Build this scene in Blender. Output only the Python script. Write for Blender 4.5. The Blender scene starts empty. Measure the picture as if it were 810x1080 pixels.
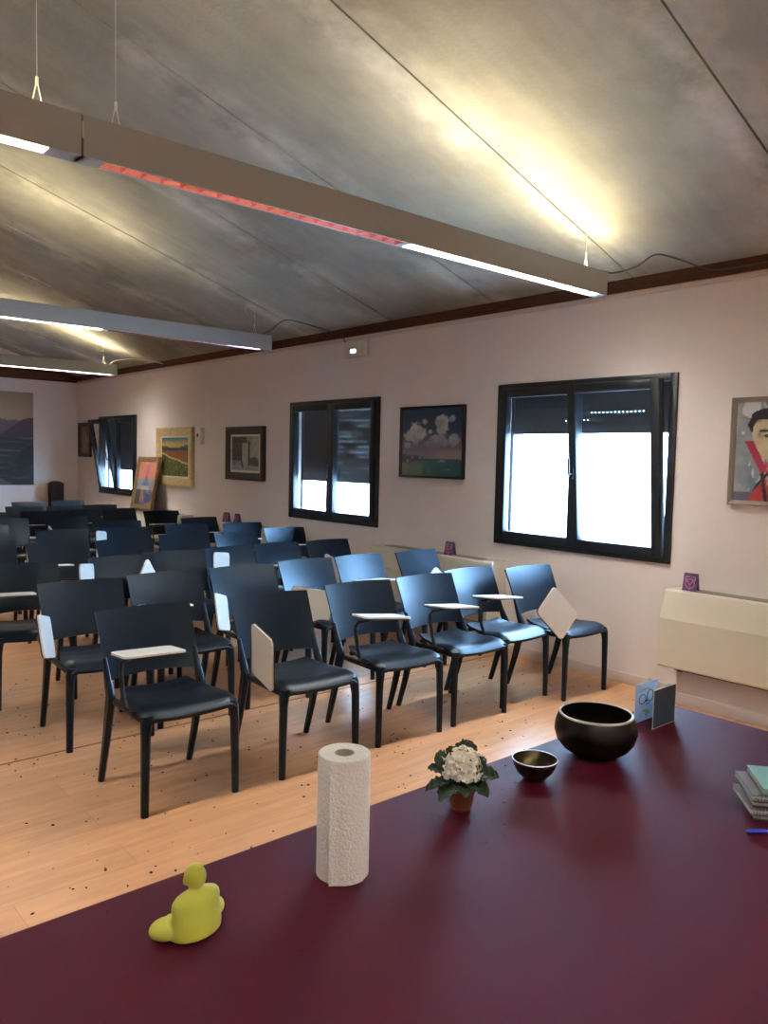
import bpy, bmesh, math, random
from mathutils import Vector, Matrix, Euler, noise as mnoise
random.seed(7)
PI = math.pi
sc = bpy.context.scene
COL = sc.collection

# ------------------------------------------------------------------ materials
def mat(name, base=(.5, .5, .5), rough=.5, metal=0., spec=.5, emit=None, estr=0., bump=0., bscale=40., var=0., vscale=8.,
        stretch=(1, 1, 1), sheen=0., sub=0., coat=0.):
    m = bpy.data.materials.new(name); m.use_nodes = True
    nt = m.node_tree; b = nt.nodes['Principled BSDF']
    b.inputs['Base Color'].default_value = (*base, 1)
    b.inputs['Roughness'].default_value = rough
    b.inputs['Metallic'].default_value = metal
    b.inputs['Specular IOR Level'].default_value = spec
    if sheen: b.inputs['Sheen Weight'].default_value = sheen
    if coat: b.inputs['Coat Weight'].default_value = coat
    if sub:
        b.inputs['Subsurface Weight'].default_value = sub
        b.inputs['Subsurface Radius'].default_value = (.03, .03, .008)
        b.inputs['Subsurface Scale'].default_value = .5
    if emit:
        b.inputs['Emission Color'].default_value = (*emit, 1); b.inputs['Emission Strength'].default_value = estr
    if bump or var:
        tc = nt.nodes.new('ShaderNodeTexCoord'); mp = nt.nodes.new('ShaderNodeMapping')
        mp.inputs['Scale'].default_value = stretch
        nt.links.new(tc.outputs['Object'], mp.inputs['Vector'])
        if var:
            n = nt.nodes.new('ShaderNodeTexNoise'); n.inputs['Scale'].default_value = vscale; n.inputs['Detail'].default_value = 6
            nt.links.new(mp.outputs[0], n.inputs['Vector'])
            r = nt.nodes.new('ShaderNodeMapRange'); r.inputs[1].default_value = .3; r.inputs[2].default_value = .7
            r.inputs[3].default_value = 1 - var; r.inputs[4].default_value = 1 + var
            nt.links.new(n.outputs['Fac'], r.inputs[0])
            mx = nt.nodes.new('ShaderNodeVectorMath'); mx.operation = 'SCALE'; mx.inputs[0].default_value = base
            nt.links.new(r.outputs[0], mx.inputs['Scale']); nt.links.new(mx.outputs[0], b.inputs['Base Color'])
        if bump:
            n2 = nt.nodes.new('ShaderNodeTexNoise'); n2.inputs['Scale'].default_value = bscale; n2.inputs['Detail'].default_value = 4
            nt.links.new(mp.outputs[0], n2.inputs['Vector'])
            bp = nt.nodes.new('ShaderNodeBump'); bp.inputs['Strength'].default_value = bump; bp.inputs['Distance'].default_value = .01
            nt.links.new(n2.outputs['Fac'], bp.inputs['Height']); nt.links.new(bp.outputs[0], b.inputs['Normal'])
    return m

def N(nt, t, **kw):
    n = nt.nodes.new(t)
    for k, v in kw.items(): setattr(n, k, v)
    return n

M = {}
M['wall'] = mat('wall_paint', (.865, .80, .80), .75, spec=.25, bump=.05, bscale=120, var=.02, vscale=2)
M['wood_dark'] = mat('dark_beam_wood', (.10, .032, .014), .6, bump=.2, bscale=30, var=.45, vscale=5, stretch=(1, 1, 6))
M['trim'] = mat('trim_paint', (.74, .64, .61), .5)
M['skirt'] = mat('skirting_paint', (.72, .62, .58), .5)
M['plastic'] = mat('black_polypropylene', (.0050, .0088, .0172), .36, spec=.4, bump=.03, bscale=400)
M['plastic'].node_tree.nodes['Principled BSDF'].inputs['Specular Tint'].default_value = (.62, .80, 1, 1)
M['arm'] = mat('black_lacquered_metal', (.008, .009, .012), .35)
M['white_lam'] = mat('white_laminate', (.80, .78, .74), .32)
M['frame_win'] = mat('anthracite_aluminium', (.010, .013, .019), .42)
M['heater'] = mat('cream_enamel', (.74, .71, .62), .38)
M['heater_grille'] = mat('heater_grille', (.30, .28, .24), .5)
M['plinth'] = mat('plinth_paint', (.60, .55, .56), .55)
M['beam'] = mat('grey_lacquered_aluminium', (.40, .42, .43), .42, metal=0.0)
M['lamp_down'] = mat('lit_tube_panel', (1, 1, 1), .5, emit=(1., .93, .82), estr=42.)
M['lamp_up'] = mat('lit_upper_tube_panel', (1, 1, 1), .5, emit=(1., .86, .55), estr=21.)
M['louvre'] = mat('louvre_aluminium', (.80, .79, .76), .35, metal=.3)
M['louvre_reflection'] = mat('louvre_painted_reflection', (.92, .42, .45), .22, metal=1.)  # unlit louvres: the red cloth's pink reflection is put into the metal colour
M['wire'] = mat('steel_wire', (.75, .74, .68), .3, metal=.6)
M['cable'] = mat('grey_cable', (.10, .10, .10), .5)
M['ceramic'] = mat('white_abs', (.78, .77, .76), .4)
M['dark'] = mat('dark_plastic', (.02, .02, .022), .4)
M['paper_roll'] = mat('paper_towel', (.96, .955, .94), .9, spec=.1, bump=.5, bscale=160)
M['card_core'] = mat('cardboard_core', (.55, .47, .38), .9)
M['wax'] = mat('yellow_green_wax', (.62, .64, .11), .5, sub=.45, bump=.10, bscale=60, spec=.4)
M['terracotta'] = mat('terracotta_pot', (.25, .075, .04), .55, var=.15, vscale=20)
M['leaf'] = mat('dark_leaf', (.022, .045, .022), .5, var=.35, vscale=40)
M['petal'] = mat('cream_petal', (.90, .87, .76), .7, var=.06, vscale=60)
M['soil'] = mat('potting_soil', (.03, .02, .015), .9, bump=.6)
M['bowl_dark'] = mat('dark_bronze_bowl', (.014, .012, .012), .30, metal=.55, var=.25, vscale=25)
M['bowl_rim'] = mat('polished_rim', (.72, .77, .80), .3, metal=.3)
M['bowl_brass'] = mat('aged_brass', (.085, .065, .03), .35, metal=.8, var=.4, vscale=30)
M['card_slate'] = mat('slate_card', (.045, .075, .115), .5)
M['card_edge'] = mat('card_white', (.80, .82, .84), .6)
M['card_blue'] = mat('pale_blue_card', (.46, .66, .95), .6, var=.12, vscale=30)
M['ink'] = mat('drawing_ink', (.05, .08, .14), .7)
M['ink_green'] = mat('green_ink', (.16, .52, .33), .7)
M['purple'] = mat('purple_card', (.12, .045, .16), .5, var=.7, vscale=45)
M['pink_ink'] = mat('pink_ink', (.72, .16, .26), .5)
M['lilac_ink'] = mat('lilac_ink', (.50, .36, .60), .5)
M['pages'] = mat('notebook_pages', (.72, .70, .66), .8, var=.1, vscale=60)
M['note_black'] = mat('black_notebook_cover', (.03, .03, .035), .5)
M['note_grey'] = mat('grey_notebook_cover', (.20, .19, .19), .5)
M['note_teal'] = mat('teal_notebook_cover', (.22, .45, .45), .5)
M['spiral'] = mat('spiral_wire', (.62, .62, .62), .25, metal=.9)
M['pen_blue'] = mat('blue_pen_cap', (.012, .02, .42), .35)
M['pen_clear'] = mat('clear_pen_barrel', (.55, .55, .58), .25)
M['crumb'] = mat('dark_crumb', (.035, .014, .01), .8)
M['gold'] = mat('gilded_frame', (.66, .53, .27), .45, metal=.2, var=.15, vscale=30)
M['bronze_frame'] = mat('bronze_frame', (.33, .20, .09), .4, metal=.3, var=.35, vscale=25)
M['black_frame'] = mat('black_frame', (.014, .012, .012), .4)
M['brown_frame'] = mat('dark_brown_frame', (.035, .018, .012), .4, var=.3, vscale=30)
M['grey_frame'] = mat('greige_frame', (.36, .32, .27), .5)
M['mount'] = mat('cream_mount', (.80, .75, .62), .7)
M['cabinet'] = mat('dark_carved_wood', (.018, .008, .008), .75, bump=.3, bscale=40)
M['led'] = mat('emergency_led', (.9, .95, 1), .4, emit=(.55, .75, 1.), estr=3.5)
M['table_wood'] = mat('table_wood', (.25, .14, .07), .5, var=.3, vscale=4, stretch=(1, 12, 12))
M['outside'] = mat('outside_render', (.62, .48, .46), .8)
M['yard'] = mat('pale_yard', (.75, .76, .74), .9)

def make_floor_mat():
    m = bpy.data.materials.new('laminate_floor'); m.use_nodes = True; nt = m.node_tree; b = nt.nodes['Principled BSDF']
    tc = N(nt, 'ShaderNodeTexCoord')
    br = N(nt, 'ShaderNodeTexBrick'); br.offset = .37
    br.inputs['Scale'].default_value = 1; br.inputs['Brick Width'].default_value = 1.25; br.inputs['Row Height'].default_value = .19
    br.inputs['Mortar Size'].default_value = .0012; br.inputs['Mortar Smooth'].default_value = .3
    br.inputs['Color1'].default_value = (.58, .30, .152, 1); br.inputs['Color2'].default_value = (.64, .34, .176, 1); br.inputs['Mortar'].default_value = (.36, .19, .10, 1)
    nt.links.new(tc.outputs['Object'], br.inputs['Vector'])
    mp = N(nt, 'ShaderNodeMapping'); mp.inputs['Scale'].default_value = (1.1, 9, 1); nt.links.new(tc.outputs['Object'], mp.inputs['Vector'])
    n = N(nt, 'ShaderNodeTexNoise'); n.inputs['Scale'].default_value = 2.2; n.inputs['Detail'].default_value = 7; n.inputs['Distortion'].default_value = .6
    nt.links.new(mp.outputs[0], n.inputs['Vector'])
    r = N(nt, 'ShaderNodeMapRange'); r.inputs[1].default_value = .3; r.inputs[2].default_value = .7; r.inputs[3].default_value = .86; r.inputs[4].default_value = 1.12
    nt.links.new(n.outputs['Fac'], r.inputs[0])
    mx = N(nt, 'ShaderNodeVectorMath', operation='SCALE'); nt.links.new(br.outputs['Color'], mx.inputs[0]); nt.links.new(r.outputs[0], mx.inputs['Scale'])
    nt.links.new(mx.outputs[0], b.inputs['Base Color'])
    b.inputs['Roughness'].default_value = .33; b.inputs['Specular IOR Level'].default_value = .5
    return m
M['floor'] = make_floor_mat()

JOINTS = [1.84 + 1.29 * k for k in range(-5, 12)]
def make_ceiling_mat():
    m = bpy.data.materials.new('bare_concrete'); m.use_nodes = True; nt = m.node_tree; b = nt.nodes['Principled BSDF']
    L = nt.links.new
    tc = N(nt, 'ShaderNodeTexCoord'); sp = N(nt, 'ShaderNodeSeparateXYZ'); L(tc.outputs['Object'], sp.inputs[0])
    # cloudy mottling
    n1 = N(nt, 'ShaderNodeTexNoise'); n1.inputs['Scale'].default_value = 1.6; n1.inputs['Detail'].default_value = 8; n1.inputs['Roughness'].default_value = .62
    L(tc.outputs['Object'], n1.inputs['Vector'])
    mp = N(nt, 'ShaderNodeMapping'); mp.inputs['Scale'].default_value = (.8, 7, 1); L(tc.outputs['Object'], mp.inputs['Vector'])
    n2 = N(nt, 'ShaderNodeTexNoise'); n2.inputs['Scale'].default_value = 2.; n2.inputs['Detail'].default_value = 5; L(mp.outputs[0], n2.inputs['Vector'])
    n3 = N(nt, 'ShaderNodeTexNoise'); n3.inputs['Scale'].default_value = 45; n3.inputs['Detail'].default_value = 4; L(tc.outputs['Object'], n3.inputs['Vector'])
    # pale lime streaks running beside the panel joints (real efflorescence marks)
    yy = N(nt, 'ShaderNodeMath', operation='ADD'); yy.inputs[1].default_value = -1.84 + 1.29 * 10; L(sp.outputs['Y'], yy.inputs[0])
    dv = N(nt, 'ShaderNodeMath', operation='DIVIDE'); dv.inputs[1].default_value = 1.29; L(yy.outputs[0], dv.inputs[0])
    wob = N(nt, 'ShaderNodeTexNoise'); wob.inputs['Scale'].default_value = 1.3; wob.inputs['Detail'].default_value = 6; L(tc.outputs['Object'], wob.inputs['Vector'])
    wm = N(nt, 'ShaderNodeMath', operation='MULTIPLY_ADD'); wm.inputs[1].default_value = .22; wm.inputs[2].default_value = -.11; L(wob.outputs['Fac'], wm.inputs[0])
    ad = N(nt, 'ShaderNodeMath', operation='ADD'); L(dv.outputs[0], ad.inputs[0]); L(wm.outputs[0], ad.inputs[1])
    fr = N(nt, 'ShaderNodeMath', operation='FRACT'); L(ad.outputs[0], fr.inputs[0])
    cr = N(nt, 'ShaderNodeValToRGB'); e = cr.color_ramp.elements
    e[0].position = 0; e[0].color = (.55, .55, .55, 1); e[1].position = 1; e[1].color = (.35, .35, .35, 1)
    for p, v in ((.10, .75), (.16, .30), (.30, .0), (.80, .0), (.93, .45)):
        q = e.new(p); q.color = (v, v, v, 1)
    L(fr.outputs[0], cr.inputs[0])
    pat = N(nt, 'ShaderNodeMapRange'); pat.inputs[1].default_value = .42; pat.inputs[2].default_value = .62; L(n1.outputs['Fac'], pat.inputs[0])
    st = N(nt, 'ShaderNodeMath', operation='MULTIPLY'); L(cr.outputs[0], st.inputs[0]); L(pat.outputs[0], st.inputs[1])
    ca = N(nt, 'ShaderNodeValToRGB'); e = ca.color_ramp.elements
    e[0].position = .3; e[0].color = (.26, .242, .20, 1); e[1].position = .72; e[1].color = (.41, .385, .32, 1)
    mixn = N(nt, 'ShaderNodeMath', operation='MULTIPLY_ADD'); mixn.inputs[1].default_value = .78; L(n1.outputs['Fac'], mixn.inputs[0])
    h = N(nt, 'ShaderNodeMath', operation='MULTIPLY'); h.inputs[1].default_value = .22; L(n2.outputs['Fac'], h.inputs[0]); L(h.outputs[0], mixn.inputs[2])
    L(mixn.outputs[0], ca.inputs[0])
    mx = N(nt, 'ShaderNodeMix', data_type='RGBA'); L(st.outputs[0], mx.inputs['Factor']); L(ca.outputs[0], mx.inputs[6]); mx.inputs[7].default_value = (.66, .63, .56, 1)
    L(mx.outputs[2], b.inputs['Base Color'])
    b.inputs['Roughness'].default_value = .85; b.inputs['Specular IOR Level'].default_value = .2
    bp = N(nt, 'ShaderNodeBump'); bp.inputs['Strength'].default_value = .25; bp.inputs['Distance'].default_value = .01; L(n3.outputs['Fac'], bp.inputs['Height']); L(bp.outputs[0], b.inputs['Normal'])
    return m
M['ceiling'] = make_ceiling_mat()
M['joint'] = mat('joint_shadow_gap', (.10, .085, .07), .9)

def make_cloth_mat():
    m = mat('burgundy_cloth', (.066, .0042, .0135), .6, spec=.26, bump=.12, bscale=900)
    b = m.node_tree.nodes['Principled BSDF']
    b.inputs['Specular Tint'].default_value = (1., .42, .76, 1)
    return m
M['cloth'] = make_cloth_mat()

def make_glass():
    m = bpy.data.materials.new('window_glass'); m.use_nodes = True; nt = m.node_tree; nt.nodes.clear()
    o = N(nt, 'ShaderNodeOutputMaterial'); mix = N(nt, 'ShaderNodeMixShader'); t = N(nt, 'ShaderNodeBsdfTransparent'); g = N(nt, 'ShaderNodeBsdfGlossy')
    t.inputs[0].default_value = (.93, .96, .96, 1); g.inputs['Roughness'].default_value = .02
    f = N(nt, 'ShaderNodeFresnel'); f.inputs[0].default_value = 1.45
    ge = N(nt, 'ShaderNodeNewGeometry'); fm = N(nt, 'ShaderNodeMath', operation='MULTIPLY_ADD'); fm.inputs[1].default_value = -1; fm.inputs[2].default_value = 1; nt.links.new(ge.outputs['Backfacing'], fm.inputs[0])
    f2 = N(nt, 'ShaderNodeMath', operation='MULTIPLY'); nt.links.new(f.outputs[0], f2.inputs[0]); nt.links.new(fm.outputs[0], f2.inputs[1])
    nt.links.new(f2.outputs[0], mix.inputs[0]); nt.links.new(t.outputs[0], mix.inputs[1]); nt.links.new(g.outputs[0], mix.inputs[2]); nt.links.new(mix.outputs[0], o.inputs[0])
    return m
M['glass'] = make_glass()

def make_shutter(thr):
    # dark slats with rows of small punched light holes at the slat joints (real see-through holes)
    m = bpy.data.materials.new('roller_slats'); m.use_nodes = True; nt = m.node_tree; b = nt.nodes['Principled BSDF']; L = nt.links.new
    b.inputs['Base Color'].default_value = (.045, .042, .042, 1); b.inputs['Roughness'].default_value = .5
    o = nt.nodes['Material Output']
    tc = N(nt, 'ShaderNodeTexCoord'); sp = N(nt, 'ShaderNodeSeparateXYZ'); L(tc.outputs['Object'], sp.inputs[0])
    def cell(sock, period):
        d = N(nt, 'ShaderNodeMath', operation='DIVIDE'); d.inputs[1].default_value = period; L(sock, d.inputs[0])
        f = N(nt, 'ShaderNodeMath', operation='FRACT'); L(d.outputs[0], f.inputs[0])
        s = N(nt, 'ShaderNodeMath', operation='SUBTRACT'); s.inputs[1].default_value = .5; L(f.outputs[0], s.inputs[0])
        a = N(nt, 'ShaderNodeMath', operation='ABSOLUTE'); L(s.outputs[0], a.inputs[0])
        c = N(nt, 'ShaderNodeMath', operation='MULTIPLY'); c.inputs[1].default_value = period; L(a.outputs[0], c.inputs[0])
        fl = N(nt, 'ShaderNodeMath', operation='FLOOR'); L(d.outputs[0], fl.inputs[0])
        return c.outputs[0], fl.outputs[0]
    cx, ix = cell(sp.outputs['X'], .034); cz, iz = cell(sp.outputs['Z'], .055)
    lx = N(nt, 'ShaderNodeMath', operation='LESS_THAN'); lx.inputs[1].default_value = .0040; L(cx, lx.inputs[0])
    lz = N(nt, 'ShaderNodeMath', operation='LESS_THAN'); lz.inputs[1].default_value = .0030; L(cz, lz.inputs[0])
    cv = N(nt, 'ShaderNodeCombineXYZ'); L(iz, cv.inputs[2])
    q = N(nt, 'ShaderNodeMath', operation='DIVIDE'); q.inputs[1].default_value = 7; L(ix, q.inputs[0]); q2 = N(nt, 'ShaderNodeMath', operation='FLOOR'); L(q.outputs[0], q2.inputs[0]); L(q2.outputs[0], cv.inputs[0])
    wn = N(nt, 'ShaderNodeTexWhiteNoise'); L(cv.outputs[0], wn.inputs['Vector'])
    g = N(nt, 'ShaderNodeMath', operation='GREATER_THAN'); g.inputs[1].default_value = thr; L(wn.outputs['Value'], g.inputs[0])
    m1 = N(nt, 'ShaderNodeMath', operation='MULTIPLY'); L(lx.outputs[0], m1.inputs[0]); L(lz.outputs[0], m1.inputs[1])
    m2 = N(nt, 'ShaderNodeMath', operation='MULTIPLY'); L(m1.outputs[0], m2.inputs[0]); L(g.outputs[0], m2.inputs[1])
    t = N(nt, 'ShaderNodeBsdfTransparent'); mix = N(nt, 'ShaderNodeMixShader'); L(m2.outputs[0], mix.inputs[0]); L(b.outputs[0], mix.inputs[1]); L(t.outputs[0], mix.inputs[2]); L(mix.outputs[0], o.inputs[0])
    return m
M['shutter'] = make_shutter(.38); M['shutter_tight'] = make_shutter(.86)

def make_paint(name, rough=.5):
    m = bpy.data.materials.new(name); m.use_nodes = True; nt = m.node_tree; b = nt.nodes['Principled BSDF']
    a = N(nt, 'ShaderNodeVertexColor'); a.layer_name = 'paint'; nt.links.new(a.outputs[0], b.inputs['Base Color'])
    b.inputs['Roughness'].default_value = rough
    n = N(nt, 'ShaderNodeTexNoise'); n.inputs['Scale'].default_value = 60
    bp = N(nt, 'ShaderNodeBump'); bp.inputs['Strength'].default_value = .2; bp.inputs['Distance'].default_value = .004
    nt.links.new(n.outputs['Fac'], bp.inputs['Height']); nt.links.new(bp.outputs[0], b.inputs['Normal'])
    return m
M['paint'] = make_paint('oil_paint')

# ------------------------------------------------------------------ mesh helpers
class MB:
    def __init__(s): s.bm = bmesh.new()
    def box(s, c, d, bev=0., rot=None, seg=2):
        r = bmesh.ops.create_cube(s.bm, size=1.)
        vs = r['verts']
        for v in vs: v.co = Vector((v.co.x * d[0], v.co.y * d[1], v.co.z * d[2]))
        if bev:
            es = list({e for v in vs for e in v.link_edges})
            g = bmesh.ops.bevel(s.bm, geom=es, offset=bev, segments=seg, affect='EDGES', profile=.5)
            vs = list({v for f in g['faces'] for v in f.verts} | {v for v in vs if v.is_valid})
        for v in vs:
            if rot: v.co = rot @ v.co
            v.co += Vector(c)
        return s
    def b2(s, a, b, bev=0.): return s.box([(a[i] + b[i]) / 2 for i in range(3)], [abs(b[i] - a[i]) for i in range(3)], bev)
    def tube(s, pts, r, n=8, cap=True):
        pts = [Vector(p) for p in pts]; rs = r if isinstance(r, (list, tuple)) else [r] * len(pts); rings = []
        up = None
        for i, p in enumerate(pts):
            t = ((pts[min(i + 1, len(pts) - 1)]) - pts[max(i - 1, 0)]).normalized()
            if up is None: up = Vector((0, 0, 1)) if abs(t.z) < .9 else Vector((1, 0, 0))
            x = t.cross(up).normalized(); y = x.cross(t).normalized(); up = y
            rings.append([s.bm.verts.new(p + rs[i] * (math.cos(2 * PI * k / n) * x + math.sin(2 * PI * k / n) * y)) for k in range(n)])
        for a, b in zip(rings, rings[1:]):
            for k in range(n): s.bm.faces.new((a[k], a[(k + 1) % n], b[(k + 1) % n], b[k]))
        if cap: s.bm.faces.new(rings[0][::-1]); s.bm.faces.new(rings[-1])
        return s
    def loft(s, secs, ch=.3):
        # secs: (cx, cy, z, wx, wy): rounded rectangles stacked in z
        rings = []
        for cx, cy, z, wx, wy in secs:
            a, b = wx / 2, wy / 2; q = min(a, b) * ch * 2
            pts = [(a - q, -b), (a, -b + q), (a, b - q), (a - q, b), (-a + q, b), (-a, b - q), (-a, -b + q), (-a + q, -b)]
            rings.append([s.bm.verts.new((cx + x, cy + y, z)) for x, y in pts])
        for a, b in zip(rings, rings[1:]):
            for k in range(8): s.bm.faces.new((a[k], a[(k + 1) % 8], b[(k + 1) % 8], b[k]))
        s.bm.faces.new(rings[0][::-1]); s.bm.faces.new(rings[-1]); return s
    def lathe(s, prof, n=48, c=(0, 0, 0), closed=False):
        rings = []
        for r, z in prof:
            if r < 1e-6: rings.append([s.bm.verts.new((c[0], c[1], c[2] + z))])
            else: rings.append([s.bm.verts.new((c[0] + r * math.cos(2 * PI * k / n), c[1] + r * math.sin(2 * PI * k / n), c[2] + z)) for k in range(n)])
        pairs = list(zip(rings, rings[1:]))
        if closed: pairs.append((rings[-1], rings[0]))
        for a, b in pairs:
            for k in range(n):
                k2 = (k + 1) % n
                if len(a) == 1 and len(b) == 1: continue
                if len(a) == 1: s.bm.faces.new((a[0], b[k2], b[k]))
                elif len(b) == 1: s.bm.faces.new((a[k], a[k2], b[0]))
                else: s.bm.faces.new((a[k], a[k2], b[k2], b[k]))
        return s
    def grid(s, nu, nv, f):
        vs = [[s.bm.verts.new(f(i / nu, j / nv)) for i in range(nu + 1)] for j in range(nv + 1)]
        for j in range(nv):
            for i in range(nu): s.bm.faces.new((vs[j][i], vs[j][i + 1], vs[j + 1][i + 1], vs[j + 1][i]))
        return s
    def shell(s, nu, nv, f, th):
        """closed curved sheet: f(u,v) -> (point, normal)"""
        A = [[None] * (nu + 1) for _ in range(nv + 1)]; B = [[None] * (nu + 1) for _ in range(nv + 1)]
        for j in range(nv + 1):
            for i in range(nu + 1):
                p, n = f(i / nu, j / nv); p = Vector(p); n = Vector(n).normalized()
                A[j][i] = s.bm.verts.new(p + n * th / 2); B[j][i] = s.bm.verts.new(p - n * th / 2)
        for j in range(nv):
            for i in range(nu):
                s.bm.faces.new((A[j][i], A[j][i + 1], A[j + 1][i + 1], A[j + 1][i])); s.bm.faces.new((B[j][i], B[j + 1][i], B[j + 1][i + 1], B[j][i + 1]))
        for i in range(nu):
            s.bm.faces.new((A[0][i], B[0][i], B[0][i + 1], A[0][i + 1])); s.bm.faces.new((A[nv][i], A[nv][i + 1], B[nv][i + 1], B[nv][i]))
        for j in range(nv):
            s.bm.faces.new((A[j][0], A[j + 1][0], B[j + 1][0], B[j][0])); s.bm.faces.new((A[j][nu], B[j][nu], B[j + 1][nu], A[j + 1][nu]))
        return s
    def prism(s, poly, d, frame=None):
        """poly in local XZ extruded along local Y by d (front face at y=0)"""
        fr = frame or Matrix.Identity(4)
        a = [s.bm.verts.new(fr @ Vector((x, 0, z))) for x, z in poly]; b = [s.bm.verts.new(fr @ Vector((x, d, z))) for x, z in poly]
        s.bm.faces.new(a); s.bm.faces.new(b[::-1]); n = len(poly)
        for k in range(n): s.bm.faces.new((a[k], b[k], b[(k + 1) % n], a[(k + 1) % n]))
        return s
    def sphere(s, c, r, nu=12, nv=8, rot=None):
        rr = r if isinstance(r, (list, tuple)) else (r, r, r)
        g = bmesh.ops.create_uvsphere(s.bm, u_segments=nu, v_segments=nv, radius=1.)
        for v in g['verts']:
            p = Vector((v.co.x * rr[0], v.co.y * rr[1], v.co.z * rr[2]))
            v.co = (rot @ p if rot else p) + Vector(c)
        return s
    def build(s, name, m, parent=None, smooth=True, ang=35, loc=(0, 0, 0), rot=(0, 0, 0)):
        bmesh.ops.recalc_face_normals(s.bm, faces=s.bm.faces)
        me = bpy.data.meshes.new(name); s.bm.to_mesh(me); s.bm.free()
        me.materials.append(m)
        if smooth:
            for p in me.polygons: p.use_smooth = True
            me.set_sharp_from_angle(angle=math.radians(ang))
        o = bpy.data.objects.new(name, me); COL.objects.link(o); o.location = loc; o.rotation_euler = rot
        if parent: o.parent = parent
        return o

def empty(name, loc=(0, 0, 0), rz=0.):
    o = bpy.data.objects.new(name, None); COL.objects.link(o); o.location = loc; o.rotation_euler = (0, 0, rz); o.empty_display_size = .1; return o
def tag(o, label, cat, group=None):
    o['label'] = label; o['category'] = cat
    if group: o['group'] = group
    return o
def struct(o): o['kind'] = 'structure'; return o
def copy_tree(o, parent=None):
    c = o.copy(); COL.objects.link(c)
    if parent: c.parent = parent
    for ch in list(o.children): copy_tree(ch, c)
    return c
def rrect(w, h, r, n=5):
    pts = []
    for cx, cz, a0 in ((w / 2 - r, h / 2 - r, 0), (-w / 2 + r, h / 2 - r, 90), (-w / 2 + r, -h / 2 + r, 180), (w / 2 - r, -h / 2 + r, 270)):
        for k in range(n + 1):
            a = math.radians(a0 + 90 * k / n); pts.append((cx + r * math.cos(a), cz + r * math.sin(a)))
    return pts
def lerp(a, b, t): return a + (b - a) * t
def interp(tab, x):
    if x <= tab[0][0]: return tab[0][1]
    for (x0, y0), (x1, y1) in zip(tab, tab[1:]):
        if x <= x1: return lerp(y0, y1, (x - x0) / (x1 - x0))
    return tab[-1][1]

# ------------------------------------------------------------------ room shell
W = 5.05; D = 14.08; X0 = -5.65; Y0 = -2.6; ZW = 2.90; SL = .317; XR = -.30
ZR = ZW + (W - XR) * SL
mb = MB(); mb.b2((X0 - .3, Y0 - .3, -.12), (W + .3, D + .3, 0)); struct(mb.build('floor', M['floor'], smooth=False))
# thin transition strip in the floor laminate
mb = MB(); mb.b2((X0, 4.195, 0), (W, 4.205, .0025)); struct(mb.build('trim_1', mat('floor_strip', (.22, .12, .06), .5), smooth=False))

WINS = [('window_1', 2.763, 4.358, .910, 2.227), ('window_2', 5.875, 7.421, .912, 2.201), ('window_3', 11.578, 13.05, .925, 2.182)]
mb = MB(); ins = .03; ycur = Y0 - .3
for n, y0, y1, z0, z1 in WINS:
    y0 += ins; y1 -= ins; z0 += ins; z1 -= ins
    mb.b2((W, ycur, 0), (W + .3, y0, ZW)); mb.b2((W, y0, 0), (W + .3, y1, z0)); mb.b2((W, y0, z1), (W + .3, y1, ZW)); ycur = y1
mb.b2((W, ycur, 0), (W + .3, D + .3, ZW)); struct(mb.build('wall_right', M['wall'], smooth=False))
def gable(y0, y1):
    m = MB(); poly = [(X0 - .3, 0), (W, 0), (W, ZW), (XR, ZR), (X0 - .3, ZW - .095)]
    m.prism(poly, y1 - y0, Matrix.Translation((0, y0, 0))); return m
struct(gable(D, D + .3).build('wall_far', M['wall'], smooth=False)); struct(gable(Y0 - .3, Y0).build('wall_back', M['wall'], smooth=False))
mb = MB(); mb.b2((X0 - .3, Y0, 0), (X0, D, ZW)); struct(mb.build('wall_left', M['wall'], smooth=False))
# ceiling: precast concrete panels with open joints, both slopes of the roof
mb = MB(); edges = [Y0 - .3] + [j for j in JOINTS if Y0 < j < D] + [D + .3]; g = .006
for a, b in zip(edges, edges[1:]):
    for xa, za, xb, zb in ((W + .3, ZW - .3 * SL, XR, ZR), (X0 - .3, ZW - .3 * SL, XR, ZR)):
        vs = [(xa, a + g, za), (xb, a + g, zb), (xb, b - g, zb), (xa, b - g, za)]
        lo = [mb.bm.verts.new(v) for v in vs]; hi = [mb.bm.verts.new((v[0], v[1], v[2] + .12)) for v in vs]
        mb.bm.faces.new(lo); mb.bm.faces.new(hi[::-1])
        for k in range(4): mb.bm.faces.new((lo[k], hi[k], hi[(k + 1) % 4], lo[(k + 1) % 4]))
struct(mb.build('ceiling', M['ceiling'], smooth=False))
mb = MB()
for xa, za in ((W + .32, ZW - .32 * SL), (X0 - .32, ZW - .32 * SL)):
    vs = [(xa, Y0 - .3, za + .05), (XR, Y0 - .3, ZR + .05), (XR, D + .3, ZR + .05), (xa, D + .3, za + .05)]
    lo = [mb.bm.verts.new(v) for v in vs]; hi = [mb.bm.verts.new((v[0], v[1], v[2] + .2)) for v in vs]
    mb.bm.faces.new(lo); mb.bm.faces.new(hi[::-1])
    for k in range(4): mb.bm.faces.new((lo[k], hi[k], hi[(k + 1) % 4], lo[(k + 1) % 4]))
o = mb.build('trim_2', M['joint'], smooth=False); struct(o)
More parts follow.
